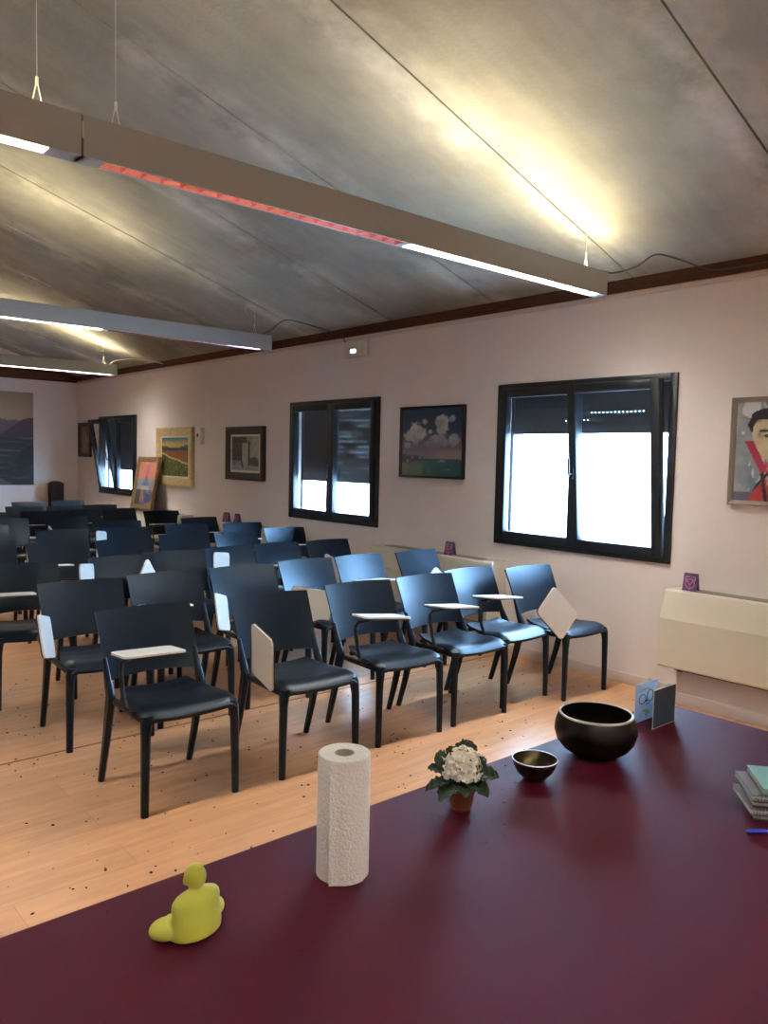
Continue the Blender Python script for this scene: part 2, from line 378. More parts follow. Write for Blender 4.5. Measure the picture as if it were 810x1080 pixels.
# timber wall plates and cable trunking
mb = MB(); mb.b2((W - .035, Y0, 2.822), (W + .01, D, 2.925)); struct(mb.build('trim_3', M['wood_dark'], smooth=False))
mb = MB(); mb.b2((W - .022, Y0, 2.787), (W, D, 2.822), .003); struct(mb.build('trim_4', M['trim']))
mb = MB()
p = [(X0, 2.75), (W, 2.83), (W, 2.93), (XR, ZR + .02), (X0, 3.0)]
mb.b2((X0, D - .05, 2.80), (W, D + .01, 3.10)); struct(mb.build('trim_5', M['wood_dark'], smooth=False))
mb = MB(); mb.b2((W - .014, Y0, 0), (W, D, .078), .004); struct(mb.build('baseboard_right', M['skirt']))
mb = MB(); mb.b2((X0, D - .014, 0), (W, D, .078), .004); struct(mb.build('baseboard_far', M['skirt']))

# ------------------------------------------------------------------ windows
def ring(mb, x0, x1, z0, z1, w, y0, y1, bev=.004):
    mb.b2((x0, y0, z0), (x0 + w, y1, z1), bev); mb.b2((x1 - w, y0, z0), (x1, y1, z1), bev)
    mb.b2((x0 + w * .98, y0, z0), (x1 - w * .98, y1, z0 + w), bev); mb.b2((x0 + w * .98, y0, z1 - w), (x1 - w * .98, y1, z1), bev); return mb
def window(name, y0, y1, z0, z1, zsh, tilt=(0, 0), handle=1):
    w = y1 - y0; h = z1 - z0
    root = struct(empty(name, (W, (y0 + y1) / 2, z0), -PI / 2)); f = .052
    ring(MB(), -w / 2, w / 2, 0, h, f, -.022, .075).build('window_frame', M['frame_win'], root)
    zz = zsh - z0; ns = int((h - f - zz) / .055) + 1
    mb = MB()
    for k in range(ns):
        za = zz + k * .055
        mb.b2((-w / 2 + .035, .135 + .0006 * (k % 2), za), (w / 2 - .035, .141 + .0006 * (k % 2), za + .0555))
    for s in (-1, 1): mb.b2((s * (w / 2 - .03) - .03, .125, .031), (s * (w / 2 - .03) + .03 * (0 if s > 0 else 1), .16, h - .031), .002)
    mb.build('roller_shutter', M['shutter_tight' if name != 'window_2' else 'shutter'], root, ang=20)
    for i, s in enumerate((-1, 1)):
        xa, xb = (-w / 2 + f - .012, .012) if s < 0 else (-.012, w / 2 - f + .012)
        if tilt[i]: xa, xb = (xa + (.018 if s < 0 else 0), xb - (.020 if s > 0 else 0))
        sw = .07; zb = f - .012; yo = -.035 - (.004 if i == 1 else 0)
        sh = h - 2 * f + .024
        sash = ring(MB(), xa, xb, 0, sh, sw, yo, .028, .006).build('sash', M['frame_win'], root, loc=(0, 0, zb), rot=(math.radians(tilt[i]), 0, 0))
        MB().b2((xa + sw - .01, .0, sw - .01), (xb - sw + .01, .006, sh - sw + .01)).build('pane', M['glass'], sash, smooth=False)
        if i == handle:
            hx = (xa + sw / 2) if s > 0 else (xb - sw / 2)
            mb = MB(); mb.box((hx, yo - .006, sh * .46), (.028, .012, .075), .004); mb.tube([(hx, yo - .01, sh * .46), (hx, yo - .04, sh * .46), (hx, yo - .046, sh * .46 - .012)], .008)
            up = -1 if not tilt[i] else 1
            mb.box((hx, yo - .046, sh * .46 + up * .06), (.02, .014, .125), .005)
            mb.build('window_handle', M['dark'], sash)
    return root
window(*WINS[0], 1.822, tilt=(0, 5.5), handle=1)
window(*WINS[1], 1.33, handle=1)
window(*WINS[2], 1.315, tilt=(9.5, 0), handle=0)
# yard outside
mb = MB(); mb.b2((W + .3, -20, -.4), (60, 60, -.3)); struct(mb.build('ground_outside', M['yard'], smooth=False))

# ------------------------------------------------------------------ chairs
YP = [(0, .50), (.2, .437), (.334, .402), (.45, .374), (.52, .412), (.69, .480), (.83, .545)]   # rear leg / backrest side profile
def make_chair():
    root = empty('tablet_arm_chair')
    # seat
    def hw(v): return interp([(0, .222), (.08, .236), (.45, .222), (.8, .186), (1, .160)], v)
    def seat(u, v):
        s = 2 * u - 1; y = lerp(-.016, .395, v)
        z = interp([(0, .432), (.03, .448), (.08, .459), (.2, .462), (.6, .446), (.85, .448), (1, .462)], v)
        z += .013 * s * s * min(1, v * 4) - .012 * (1 - s * s) * max(0, 1 - v * 5)
        if abs(s) > .82: z -= .16 * (abs(s) - .82) ** 2 * 10 * max(0, 1 - v * 1.4) * .5
        return (s * hw(v), y, z), (0, -.25 if v < .1 else 0, 1)
    MB().shell(18, 16, seat, .017).build('seat', M['plastic'], root, ang=50)
    # backrest
    def back(u, v):
        s = 2 * u - 1; z = lerp(.512, .826, v) + (.004 * (1 - s * s) * v) + (.012 * (1 - s * s) * (1 - v))
        x = s * lerp(.236, .245, v); y = interp(YP, z) + .032 * (1 - s * s)
        return (x, y, z), (s * .25, -1, .3)
    MB().shell(16, 12, back, .016).build('backrest', M['plastic'], root, ang=50)
    for s in (-1, 1):
        secs = [(s * .224, 0, 0, .034, .028), (s * .222, .001, .2, .037, .034), (s * .219, .003, .36, .041, .040), (s * .213, .008, .42, .050, .050), (s * .203, .018, .449, .054, .058)]
        MB().loft(secs).build('leg', M['plastic'], root, ang=40)
        secs = [(s * .232, interp(YP, z), z, wx, wy) for z, wx, wy in ((0, .028, .034), (.2, .031, .044), (.334, .033, .054), (.41, .034, .062), (.45, .034, .06), (.49, .032, .05), (.54, .027, .036), (.62, .02, .022))]
        MB().loft(secs).build('leg', M['plastic'], root, ang=40)
    mb = MB()
    for s in (-1, 1):
        mb.loft([(0, 0, 0, .001, .001)] * 0 or [(s * .219, .02, .424, .026, .02), (s * .219, .02, .446, .026, .02)])
        mb.box((s * .222, .19, .431), (.024, .36, .028), .006)
    mb.box((0, .372, .438), (.33, .03, .022), .006)
    mb.build('side_rail', M['plastic'], root)
    return root
def tablet_arm(root, pose, yaw=0.):
    mb = MB()
    if pose in ('flat', 'level'):
        pts = [(-.236, .10, .452), (-.247, .125, .452), (-.252, .15, .465), (-.254, .172, .52), (-.252, .195, .60), (-.246, .205, .648), (-.225, .21, .662), (-.12, .23, .664)]
    else:
        pts = [(-.228, .10, .452), (-.232, .12, .452), (-.233, .145, .465), (-.233, .158, .50), (-.233, .162, .56), (-.233, .165, .59)]
        if pose == 'diamond': pts = [(-.232, .12, .452), (-.250, .10, .454), (-.268, .07, .466), (-.278, .05, .50), (-.284, .048, .59)]
        if pose in ('swung', 'corner', 'raised'): pts = [(-.228, .30, .450), (-.242, .325, .456), (-.262, .325, .49), (-.29, .29, .54), (-.326, .20, .595)]
        if pose == 'turned': pts = pts[:-1] + [(-.236, .15, .59)]
    mb.tube(pts, .0105, 8)
    mb.box((-.236, pts[0][1] + .01, .447), (.03, .06, .02), .004)
    mb.build('tablet_arm', M['arm'], root)
    t = MB().prism(rrect(.29, .228, .03), .009).build('writing_tablet', M['white_lam'], root, ang=30)
    # tablet local: face in XZ at y=0 facing -y
    def zxy(a, b, c): return (Matrix.Rotation(math.radians(a), 3, 'Z') @ Matrix.Rotation(math.radians(b), 3, 'X') @ Matrix.Rotation(math.radians(c), 3, 'Y')).to_euler()
    def flat(n, a): return (Vector((0, 0, 1)).rotation_difference(Vector(n)).to_matrix() @ Matrix.Rotation(math.radians(a), 3, 'Z') @ Matrix.Rotation(-PI / 2, 3, 'X')).to_euler()
    E, t.location = {'flat': (flat((.02, .10, 1), -4 + yaw), (-.115, .215, .684)), 'level': (flat((.085, .075, 1), yaw), (-.078, .19, .690)),
                     'side': (zxy(-94, 7.8, 103.6), (-.271, .135, .592)), 'swung': (zxy(52 + yaw, -10, 14), (-.315 + .002 * yaw, .17, .600)),
                     'corner': (zxy(45, -6, 52), (-.315, .18, .65)), 'raised': (zxy(50 + yaw, -4, 97), (-.355 if not yaw else -.27, .20, .690)), 'turned': (zxy(-42 + yaw, 0, 8), (-.25, .13, .575)), 'diamond': (zxy(-8, -6, 45), (-.288, .02, .598))}[pose]
    t.rotation_euler = E
    MB().prism(rrect(.294, .232, .032), .006, Matrix.Translation((0, .009, 0))).build('tablet_backing', M['arm'], t, ang=30)
    b = MB().box((-.03, .02, 0), (.12, .012, .05), .003).build('tablet_bracket', M['arm'], t)
chair0 = make_chair()
protos = {}
ROWS = [
 ('front', [(1.665, 3.735, -1, 'flat', 0), (2.385, 3.70, -3, 'side', 0), (3.055, 3.735, -4, 'level', -10), (3.615, 3.725, -2, 'level', 0), (4.105, 3.785, 0, 'level', 0), (4.575, 3.625, -2, 'diamond', 0)]),
 ('second', [(1.695, 4.69, -3, 'swung', 14), (2.25, 4.73, -5, 'flat', 0), (2.825, 4.735, -4, 'swung', 0), (3.40, 4.79, 1, 'turned', 0), (3.92, 4.80, 3, 'flat', 0), (4.53, 4.78, 4, 'diamond', 0)]),
 ('third', [(1.62, 5.62, -6, 'flat', 0), (2.35, 5.66, -3, 'raised', 0), (2.82, 5.75, -6, 'corner', 0), (3.315, 5.79, 3, 'raised', -24), (3.835, 5.85, 3, 'flat', 0), (4.385, 5.83, 2, 'side', 0)]),
 ('fourth', [(2.26, 6.80, -4, 'flat', 0), (2.82, 6.78, 2, 'swung', 0), (3.50, 6.96, -5, 'flat', 0), (4.045, 6.91, 1, 'flat', 0), (4.735, 7.07, -4, 'flat', 0)]),
 ('fifth', [(1.955, 7.78, -5, 'side', 0), (2.655, 7.85, -5, 'swung', 0), (3.30, 7.82, -4, 'raised', 0), (4.025, 7.93, -6, 'flat', 0), (4.645, 7.79, -3, 'flat', 0)]),
 ('sixth', [(2.125, 8.60, -3, 'flat', 0), (3.55, 8.62, -6, 'flat', 0), (4.565, 8.67, 4, 'flat', 0)]),
 ('seventh', [(2.58, 9.47, -5, 'flat', 0), (3.27, 9.51, -4, 'side', 0), (4.655, 9.90, -3, 'flat', 0)]),
 ('eighth', [(2.65, 10.40, -3, 'flat', 0), (3.26, 10.41, -5, 'flat', 0), (3.81, 10.50, -6, 'flat', 0), (4.33, 10.54, 4, 'flat', 0)]),
 ('ninth', [(3.36, 11.41, -5, 'flat', 0), (3.86, 11.29, -5, 'flat', 0), (4.39, 11.37, -4, 'flat', 0)]),
 ('last', [(3.71, 12.37, -5, 'flat', 0), (4.315, 12.47, -3, 'flat', 0)])]
POSE = {'flat': 'white tablet flat', 'side': 'white tablet hanging upright', 'turned': 'white tablet upright, facing camera', 'level': 'white tablet flat', 'swung': 'white tablet swung upright', 'raised': 'white tablet raised upright', 'corner': 'white tablet on its corner', 'diamond': 'white tablet like a diamond'}
ORD = ['leftmost', 'second from left', 'third from left', 'fourth from left', 'fifth from left', 'sixth from left']
first = True
for row, chairs in ROWS:
    for k, (x, yb, rz, pose, yaw) in enumerate(chairs):
        key = (pose, yaw)
        if key not in protos:
            base = chair0 if first else copy_tree(chair0_plain)
            if first:
                chair0_plain = None
                base = chair0
                # keep a clean list of the plain chair's parts before the arm is added
                plain = [c for c in chair0.children]
                tablet_arm(base, pose, yaw)
            else:
                tablet_arm(base, pose, yaw)
            protos[key] = base; o = base
            if first:
                class _P: pass
                first = False
                def copy_plain():
                    r = chair0.copy(); COL.objects.link(r)
                    for c in plain:
                        d = c.copy(); COL.objects.link(d); d.parent = r
                    return r
                _ct = copy_tree
                def copy_tree(o, parent=None):
                    return copy_plain() if o is None else _ct(o, parent)
        else:
            o = copy_tree(protos[key])
        r = math.radians(rz); n = len(chairs)
        # origin so that the middle of the backrest top lands on (x, yb)
        o.location = (x + math.sin(r) * .54, yb - math.cos(r) * .54, 0); o.rotation_euler = (0, 0, r)
        place = 'rightmost' if k == n - 1 else ORD[k]
        tag(o, f'black chair, {place} in the {row} row, {POSE[pose]}', 'chair', 'tablet-arm chairs set out in rows')

# ------------------------------------------------------------------ table and cloth
TX0, TX1, TY0, TY1 = -.10, 2.605, .40, 1.444
t = tag(empty('folding_table', ((TX0 + TX1) / 2, (TY0 + TY1) / 2, 0)), 'long wooden table hidden under the burgundy cloth', 'table')
hx, hy = (TX1 - TX0) / 2 - .012, (TY1 - TY0) / 2 - .012
MB().b2((-hx, -hy, .705), (hx, hy, .733), .004).build('tabletop', M['table_wood'], t)
for sx in (-1, 1):
    for sy in (-1, 1): MB().b2((sx * (hx - .12) - .025, sy * (hy - .1) - .025, 0), (sx * (hx - .12) + .025, sy * (hy - .1) + .025, .706), .004).build('leg', M['dark'], t)
def cloth():
    mb = MB(); bm = mb.bm
    cx, cy = (TX0 + TX1) / 2, (TY0 + TY1) / 2; HX, HY = (TX1 - TX0) / 2, (TY1 - TY0) / 2; R = .02
    per = []
    def seg(a, b, n):
        for k in range(n): per.append((lerp(a[0], b[0], k / n), lerp(a[1], b[1], k / n)))
    seg((-HX, -HY), (HX, -HY), 120); seg((HX, -HY), (HX, HY), 50); seg((HX, HY), (-HX, HY), 120); seg((-HX, HY), (-HX, -HY), 50)
    n = len(per); rings = []
    prof = [(-.012, .740), (-.005, .7395), (-.001, .737), (.001, .732), (.002, .722), (.004, .68), (.008, .60), (.014, .48), (.02, .36), (.024, .26)]
    for off, z in prof:
        rg = []
        for k, (x, y) in enumerate(per):
            nx = (1 if x >= HX - 1e-6 else -1 if x <= -HX + 1e-6 else 0); ny = (1 if y >= HY - 1e-6 else -1 if y <= -HY + 1e-6 else 0)
            drop = max(0, (.73 - z) / .47); wv = drop * (.016 * math.sin(k * .31) + .012 * math.sin(k * .13 + 1))
            rg.append(bm.verts.new((cx + x + nx * (off + wv), cy + y + ny * (off + wv), z)))
        rings.append(rg)
    for a, b in zip(rings, rings[1:]):
        for k in range(n): bm.faces.new((a[k], a[(k + 1) % n], b[(k + 1) % n], b[k]))
    bm.faces.new(rings[0])
    return mb
tag(cloth().build('tablecloth', M['cloth'], ang=60), 'burgundy cloth covering the long table in the foreground', 'tablecloth')

TZ = .7401
# paper towel roll
rt = tag(empty('paper_towel_roll', (.983, 1.235, TZ)), 'white embossed paper towel roll standing upright on the cloth', 'paper towel roll')
mb = MB(); R = .0545; mb.lathe([(.021, 0), (R - .002, 0), (R, .002), (R, .252), (R - .002, .255), (.0215, .255), (.0205, .25)], 64, closed=True)
mb.build('roll', M['paper_roll'], rt)
mb = MB(); mb.lathe([(.0188, .002), (.0206, .002), (.0206, .254), (.0188, .254)], 40, closed=True); mb.build('cardboard_core', M['card_core'], rt)
va = math.atan2(-1.235, -.983) - .45
def flap(u, v):
    a = va + 1.35 * (u - .0); rr = R + .0006 + .007 * max(0, (.25 - u) / .25) ** 2
    return (rr * math.cos(a), rr * math.sin(a), lerp(.0005 , .2535, v)), (math.cos(a), math.sin(a), 0)
MB().shell(20, 6, flap, .0008).build('loose_sheet', M['paper_roll'], rt)

# seated figurine, back to the camera
fg = empty('seated_figurine', (.650, 1.243, TZ), math.radians(8))
tag(fg, 'yellow-green wax figurine sitting cross-legged with back to camera', 'figurine')
mb = MB()
S = mb.sphere
mb.lathe([(0, 0), (.8, 0), (.97, .004), (1.0, .015), (.955, .030), (.93, .045), (.955, .058), (.94, .066), (.84, .0725), (.60, .0775), (.32, .082), (.25, .088), (0, .09)], 40)
for v in mb.bm.verts: v.co = Vector((v.co.x * .0515, v.co.y * lerp(.035, .024, min(1, v.co.z / .07)) - .005, v.co.z))
for s in (-1, 1):
    S((s * .030, .022, .024), (.014, .018, .010)); S((s * .046, .017, .0175), (.032, .026, .0185), 20, 12, Matrix.Rotation(s * .35, 3, 'Z')); S((s * .026, .036, .012), (.03, .014, .011), 16, 10, Matrix.Rotation(s * .35, 3, 'Z'))
    S((s * .0195, .002, .100), (.0032, .005, .009))
S((0, .026, .010), (.040, .022, .0105), 20, 10)
S((0, -.005, .080), (.0115, .0115, .014)); S((0, -.002, .104), (.0195, .0215, .0225), 20, 14); S((0, -.006, .121), (.0115, .012, .0075)); S((0, .019, .102), (.004, .004, .006))
for v in mb.bm.verts: v.co.z = max(v.co.z, 0.0)
body = mb.build('body', M['wax'], fg)
rm = body.modifiers.new('remesh', 'REMESH'); rm.mode = 'VOXEL'; rm.voxel_size = .0022; rm.use_smooth_shade = True
sm = body.modifiers.new('smooth', 'SMOOTH'); sm.factor = .6; sm.iterations = 5

# potted flowering plant
pl = tag(empty('potted_flower', (1.398, 1.290, TZ)), 'small potted plant with white flower cluster and dark leaves', 'plant')
MB().lathe([(0, 0), (.024, 0), (.027, .004), (.034, .048), (.037, .05), (.037, .060), (.034, .061), (.0325, .05), (0, .05)], 40).build('pot', M['terracotta'], pl)
MB().lathe([(0, .055), (.02, .056), (.0325, .05), (.0325, .048), (0, .047)], 24).build('soil', M['soil'], pl)
vd = Vector((1.398, 1.290, 0)).normalized(); vr = Vector((vd.y, -vd.x, 0))
def leaf(az, elev, ln, wd, z0, roll=0):
    mb = MB(); d = vr * math.cos(az) + vd * math.sin(az)
    sd = Vector((-d.y, d.x, 0)) ; up = Vector((0, 0, 1))
    sd = sd * math.cos(roll) + up * math.sin(roll)
    def f(u, v):
        s = 2 * u - 1; q = v
        w = wd * (math.sin(PI * min(1, .06 + q * .93)) ** .7) * (1 + .07 * math.sin(q * 42))
        e = elev - 1.1 * q * q
        c = d * (.02 + ln * q * math.cos(elev * .7)) + up * (z0 + ln * (math.sin(elev) * q - .55 * q * q * .5))
        p = c + sd * (s * w) + up * (.25 * w * abs(s)) + up * (.0025 * math.sin(q * 30 + abs(s) * 6))
        return p, (d * -.3 + up)
    mb.shell(8, 22, f, .0011); mb.tube([(0, 0, .05), d * .012 + up * (z0 * .6 + .02), d * .03 + up * (z0 + .004)], .0016, 6)
    return mb
LV = [(-.15, .40, .074, .031, .080, .2), (.25, .25, .076, .030, .074, 0), (3.25, .95, .062, .029, .088, -.7), (2.95, .45, .070, .030, .078, -.1), (-2.75, .05, .074, .030, .070, .1), (-2.2, -.05, .066, .027, .066, 0),
      (-1.4, .05, .045, .024, .066, 0), (-.7, .1, .064, .028, .068, 0), (1.4, 1.15, .077, .029, .095, 0), (1.9, .9, .07, .027, .09, .2), (.8, .7, .07, .027, .08, 0), (2.4, .7, .07, .027, .08, 0), (-.35, .75, .05, .022, .09, .4)]
for a in LV: leaf(*a).build('leaf', M['leaf'], pl, ang=60)
bl = None; rnd = random.Random(3)
def blossom():
    mb = MB()
    for k in range(5):
        a = 2 * PI * k / 5
        def f(u, v, a=a):
            s = 2 * u - 1; w = .0058 * math.sin(PI * (.12 + .76 * v)) ** .6 * (1 + .12 * math.sin(v * 9)); r = .0015 + .0098 * v
            return (r * math.cos(a) - s * w * math.sin(a), r * math.sin(a) + s * w * math.cos(a), .0052 * math.sin(v * 2.2) + .0015 * s * s), (-.2 * math.cos(a), -.2 * math.sin(a), 1)
        mb.shell(4, 5, f, .0007)
    mb.sphere((0, 0, .002), .0016, 8, 6); return mb
cen = vd * -.012 + Vector((0, 0, .104))
for k in range(50):
    # fibonacci dome facing up and towards the room
    zf = 1 - (k + .5) / 50 * 1.42; th = k * 2.39996; rr = math.sqrt(max(0, 1 - zf * zf))
    n = Vector((rr * math.cos(th), rr * math.sin(th), zf)); n = (Matrix.Rotation(.45, 3, vr.cross(Vector((0, 0, 1))).cross(Vector((0, 0, 1))) * -1) @ n) if False else n
    n = (n + vd * -.25).normalized()
    q = rnd.uniform(.88, 1.16); p = cen + Vector((n.x * .038, n.y * .038, n.z * .037)) * q
    if bl is None: bl = blossom().build('blossom', M['petal'], pl, ang=60); b = bl
    else: b = bl.copy(); COL.objects.link(b)
    b.location = p; n = (n + Vector([rnd.uniform(-.35, .35) for _ in range(3)])).normalized(); b.rotation_euler = n.to_track_quat('Z', 'Y').to_euler()
for k, (az, zz, rr) in enumerate(((2.2, .134, .024), (1.5, .140, .018), (1.0, .132, .035), (.6, .125, .045), (2.9, .118, .046), (.3, .128, .038))):
    b = bl.copy(); COL.objects.link(b); p = (vr * math.cos(az) + vd * math.sin(az)) * rr; b.location = (p.x, p.y, zz); b.rotation_euler = (rnd.uniform(-.4, .4), rnd.uniform(-.4, .4), 0)
MB().sphere(cen, (.034, .034, .032), 16, 12).build('flower_stems', M['leaf'], pl)

# singing bowls
bw = tag(empty('singing_bowl', (1.974, 1.292, TZ)), 'large black singing bowl with pale polished rim', 'bowl')
MB().lathe([(0, .0), (.045, 0), (.068, .006), (.094, .022), (.112, .045), (.1195, .070), (.118, .090), (.113, .108), (.107, .121), (.105, .1245), (.101, .1235), (.104, .112), (.110, .09), (.1115, .07), (.105, .05), (.088, .028), (.06, .013), (0, .008)], 72).build('bowl', M['bowl_dark'], bw)
MB().lathe([(.1075, .1205), (.1066, .1248), (.1035, .1262), (.1008, .1248), (.1012, .1225)], 72, closed=True).build('rim', M['bowl_rim'], bw)
bs = tag(empty('singing_bowl', (1.690, 1.292, TZ)), 'small open bronze bowl between the plant and large bowl', 'bowl')
MB().lathe([(0, 0), (.022, 0), (.034, .005), (.048, .02), (.057, .038), (.0615, .054), (.0595, .054), (.0545, .038), (.045, .022), (.031, .009), (0, .005)], 56).build('bowl', M['bowl_brass'], bs)
MB().lathe([(.0618, .0535), (.0618, .0552), (.0592, .0552), (.0592, .0535)], 56, closed=True).build('rim', M['bowl_rim'], bs)

# folded cards standing on the cloth
def folded_card(loc, mf, label, back=.05):
    r = tag(empty('folded_card', loc), label, 'card', None)
    w, h = .137, .127
    MB().b2((0, 0, 0), (w, .0012, h)).build('front_leaf', mf, r, smooth=False)
    a = math.atan2(back, w); mb = MB(); mb.box((0, 0, 0), (w, .0012, h)); bmesh.ops.transform(mb.bm, verts=mb.bm.verts, matrix=Matrix.Translation((math.cos(a) * w / 2, .0020 + math.sin(a) * w / 2, h / 2)) @ Matrix.Rotation(a, 4, 'Z')); mb.build('back_leaf', M['card_edge'], r, smooth=False)
    mb = MB(); e = .0018
    for a0, a1 in (((-e, -.0004, 0), (0, .0016, h)), ((-e, -.0004, h), (w, .0016, h + e)), ((0, -.0006, 0), (w, .0, e))): mb.b2(a0, a1)
    mb.build('card_edge', M['card_edge'], r, smooth=False); return r
c1 = folded_card((2.312, 1.366, TZ), M['card_blue'], 'pale blue standing card with line drawing behind slate card', .022)
mb = MB()
def loop(cx, cz, rx, rz, rad=.0011, a0=0, a1=2 * PI):
    mb.tube([(cx + rx * math.cos(lerp(a0, a1, k / 16)), -.0008, cz + rz * math.sin(lerp(a0, a1, k / 16))) for k in range(17)], rad, 5)
loop(.042, .074, .021, .016, .0014); loop(.090, .080, .019, .020, .0014); loop(.066, .066, .006, .002, .0018); loop(.075, .05, .012, .005, .001, .3, 2.6); loop(.06, .10, .03, .008, .0008, .3, 2.8)
mb.build('drawing', M['ink'], c1)
mb = MB(); mb.box((.062, -.0008, .033), (.03, .0014, .007)); mb.box((.082, -.0008, .024), (.02, .0014, .012)); mb.box((.07, -.0008, .020), (.012, .0014, .016)); mb.build('green_drawing', M['ink_green'], c1)
folded_card((2.308, 1.298, TZ), M['card_slate'], 'plain slate grey standing card in front of blue card', .02)

# spiral notebooks and pen
covers = ['note_black', 'note_grey', 'note_black', 'note_grey', 'note_teal']
desc = ['black spiral notebook at the bottom of the stack', 'grey spiral notebook second from the bottom of stack', 'black spiral notebook in the middle of the stack', 'grey spiral notebook just under the teal one', 'teal spiral notebook on top of the stack']
nb_a = math.radians(38)
for k in range(5):
    z = TZ + k * .0172; off = [0.010, 0.0, .006, .002, .026][k]
    r = tag(empty('spiral_notebook', (1.962 + .62 * off, .716 - .81 * off, z), nb_a + [-.05, .04, -.02, .03, 0][k]), desc[k], 'notebook', 'spiral notebooks stacked at table edge')
    L, Wd = .21, .15
    MB().b2((.013, -L / 2, .0015), (.006 + Wd, L / 2, .0125)).build('pages', M['pages'], r, smooth=False)
    mb = MB(); mb.b2((.003, -L / 2 - .001, .0), (.008 + Wd, L / 2 + .001, .0015)); mb.b2((.003, -L / 2 - .001, .0125), (.008 + Wd, L / 2 + .001, .014)); mb.build('cover', M[covers[k]], r, smooth=False)
    mb = MB(); n = 26; pts = [(.007 + .0082 * math.cos(2 * PI * q / 10), lerp(-L / 2 + .008, L / 2 - .008, q / (10 * n)), .0079 + .0078 * math.sin(2 * PI * q / 10)) for q in range(10 * n + 1)]
    mb.tube(pts, .0012, 4); mb.build('spiral', M['spiral'], r)
pn = tag(empty('ballpoint_pen', (1.826, .778, TZ + .0048), math.radians(-38)), 'pen with blue cap lying beside the notebooks', 'pen')
MB().tube([(0, 0, 0), (.002, 0, 0), (.004, 0, 0), (.030, 0, 0), (.050, 0, 0)], [.0018, .0034, .0046, .0048, .0048], 12).box((.03, 0, .0055), (.036, .003, .0015), .0005).build('pen_cap', M['pen_blue'], pn)
MB().tube([(.050, 0, 0), (.143, 0, 0), (.146, 0, 0)], [.004, .004, .0034], 12).build('pen_barrel', M['pen_clear'], pn)

# ------------------------------------------------------------------ crumbs
def crumbs(n, fn, s0, s1, seed):
    mb = MB(); r = random.Random(seed)
    for _ in range(n):
        x, y, z = fn(r); s = r.uniform(s0, s1)
        m4 = Matrix.Translation((x, y, z + s * .35)) @ Euler((0, 0, r.uniform(0, 6))).to_matrix().to_4x4() @ Matrix.Diagonal((s, s * r.uniform(.4, .9), s * .4, 1))
        bmesh.ops.create_icosphere(mb.bm, subdivisions=1, radius=1, matrix=m4)
    return mb
FEET = []
for row, chairs in ROWS:
    for x, yb, rz, pose, yaw in chairs:
        a = math.radians(rz); ox, oy = x + math.sin(a) * .54, yb - math.cos(a) * .54
        FEET += [(ox + math.cos(a) * lx - math.sin(a) * ly, oy + math.sin(a) * lx + math.cos(a) * ly) for lx, ly in ((-.224, 0), (.224, 0), (-.232, .5), (.232, .5))]
def fl(r):
    while True:
        x, y = r.uniform(.1, 4.86), 1.6 + 4.2 * r.random() ** 1.3
        if all(abs(x - a) > .045 or abs(y - b) > .045 for a, b in FEET): return (x, y, 0)
o = crumbs(900, fl, .003, .0085, 5).build('floor_crumbs', M['crumb'], smooth=False); o['kind'] = 'stuff'; tag(o, 'dark dried crumbs scattered over the laminate floor', 'crumbs')
def tb(r):
    k = r.random()
    if k < .55: c = random.Random(int(r.random() * 6)); return (1.40 + r.gauss(0, .17), 1.25 + r.gauss(0, .09), TZ) 
    return (r.uniform(.5, 2.3), r.uniform(.95, 1.40), TZ)
def tb2(r):
    while True:
        p = tb(r)
        if p[1] < 1.42 and all((p[0] - a) ** 2 + (p[1] - b) ** 2 > q * q for a, b, q in ((.983, 1.235, .065), (.65, 1.243, .075), (1.398, 1.29, .045), (1.962, 1.292, .1), (1.69, 1.292, .05), (2.38, 1.34, .1))): return p
o = crumbs(46, tb2, .0015, .0042, 9).build('table_crumbs', M['crumb'], smooth=False); o['kind'] = 'stuff'; tag(o, 'few dark crumbs strewn on the burgundy cloth', 'crumbs')

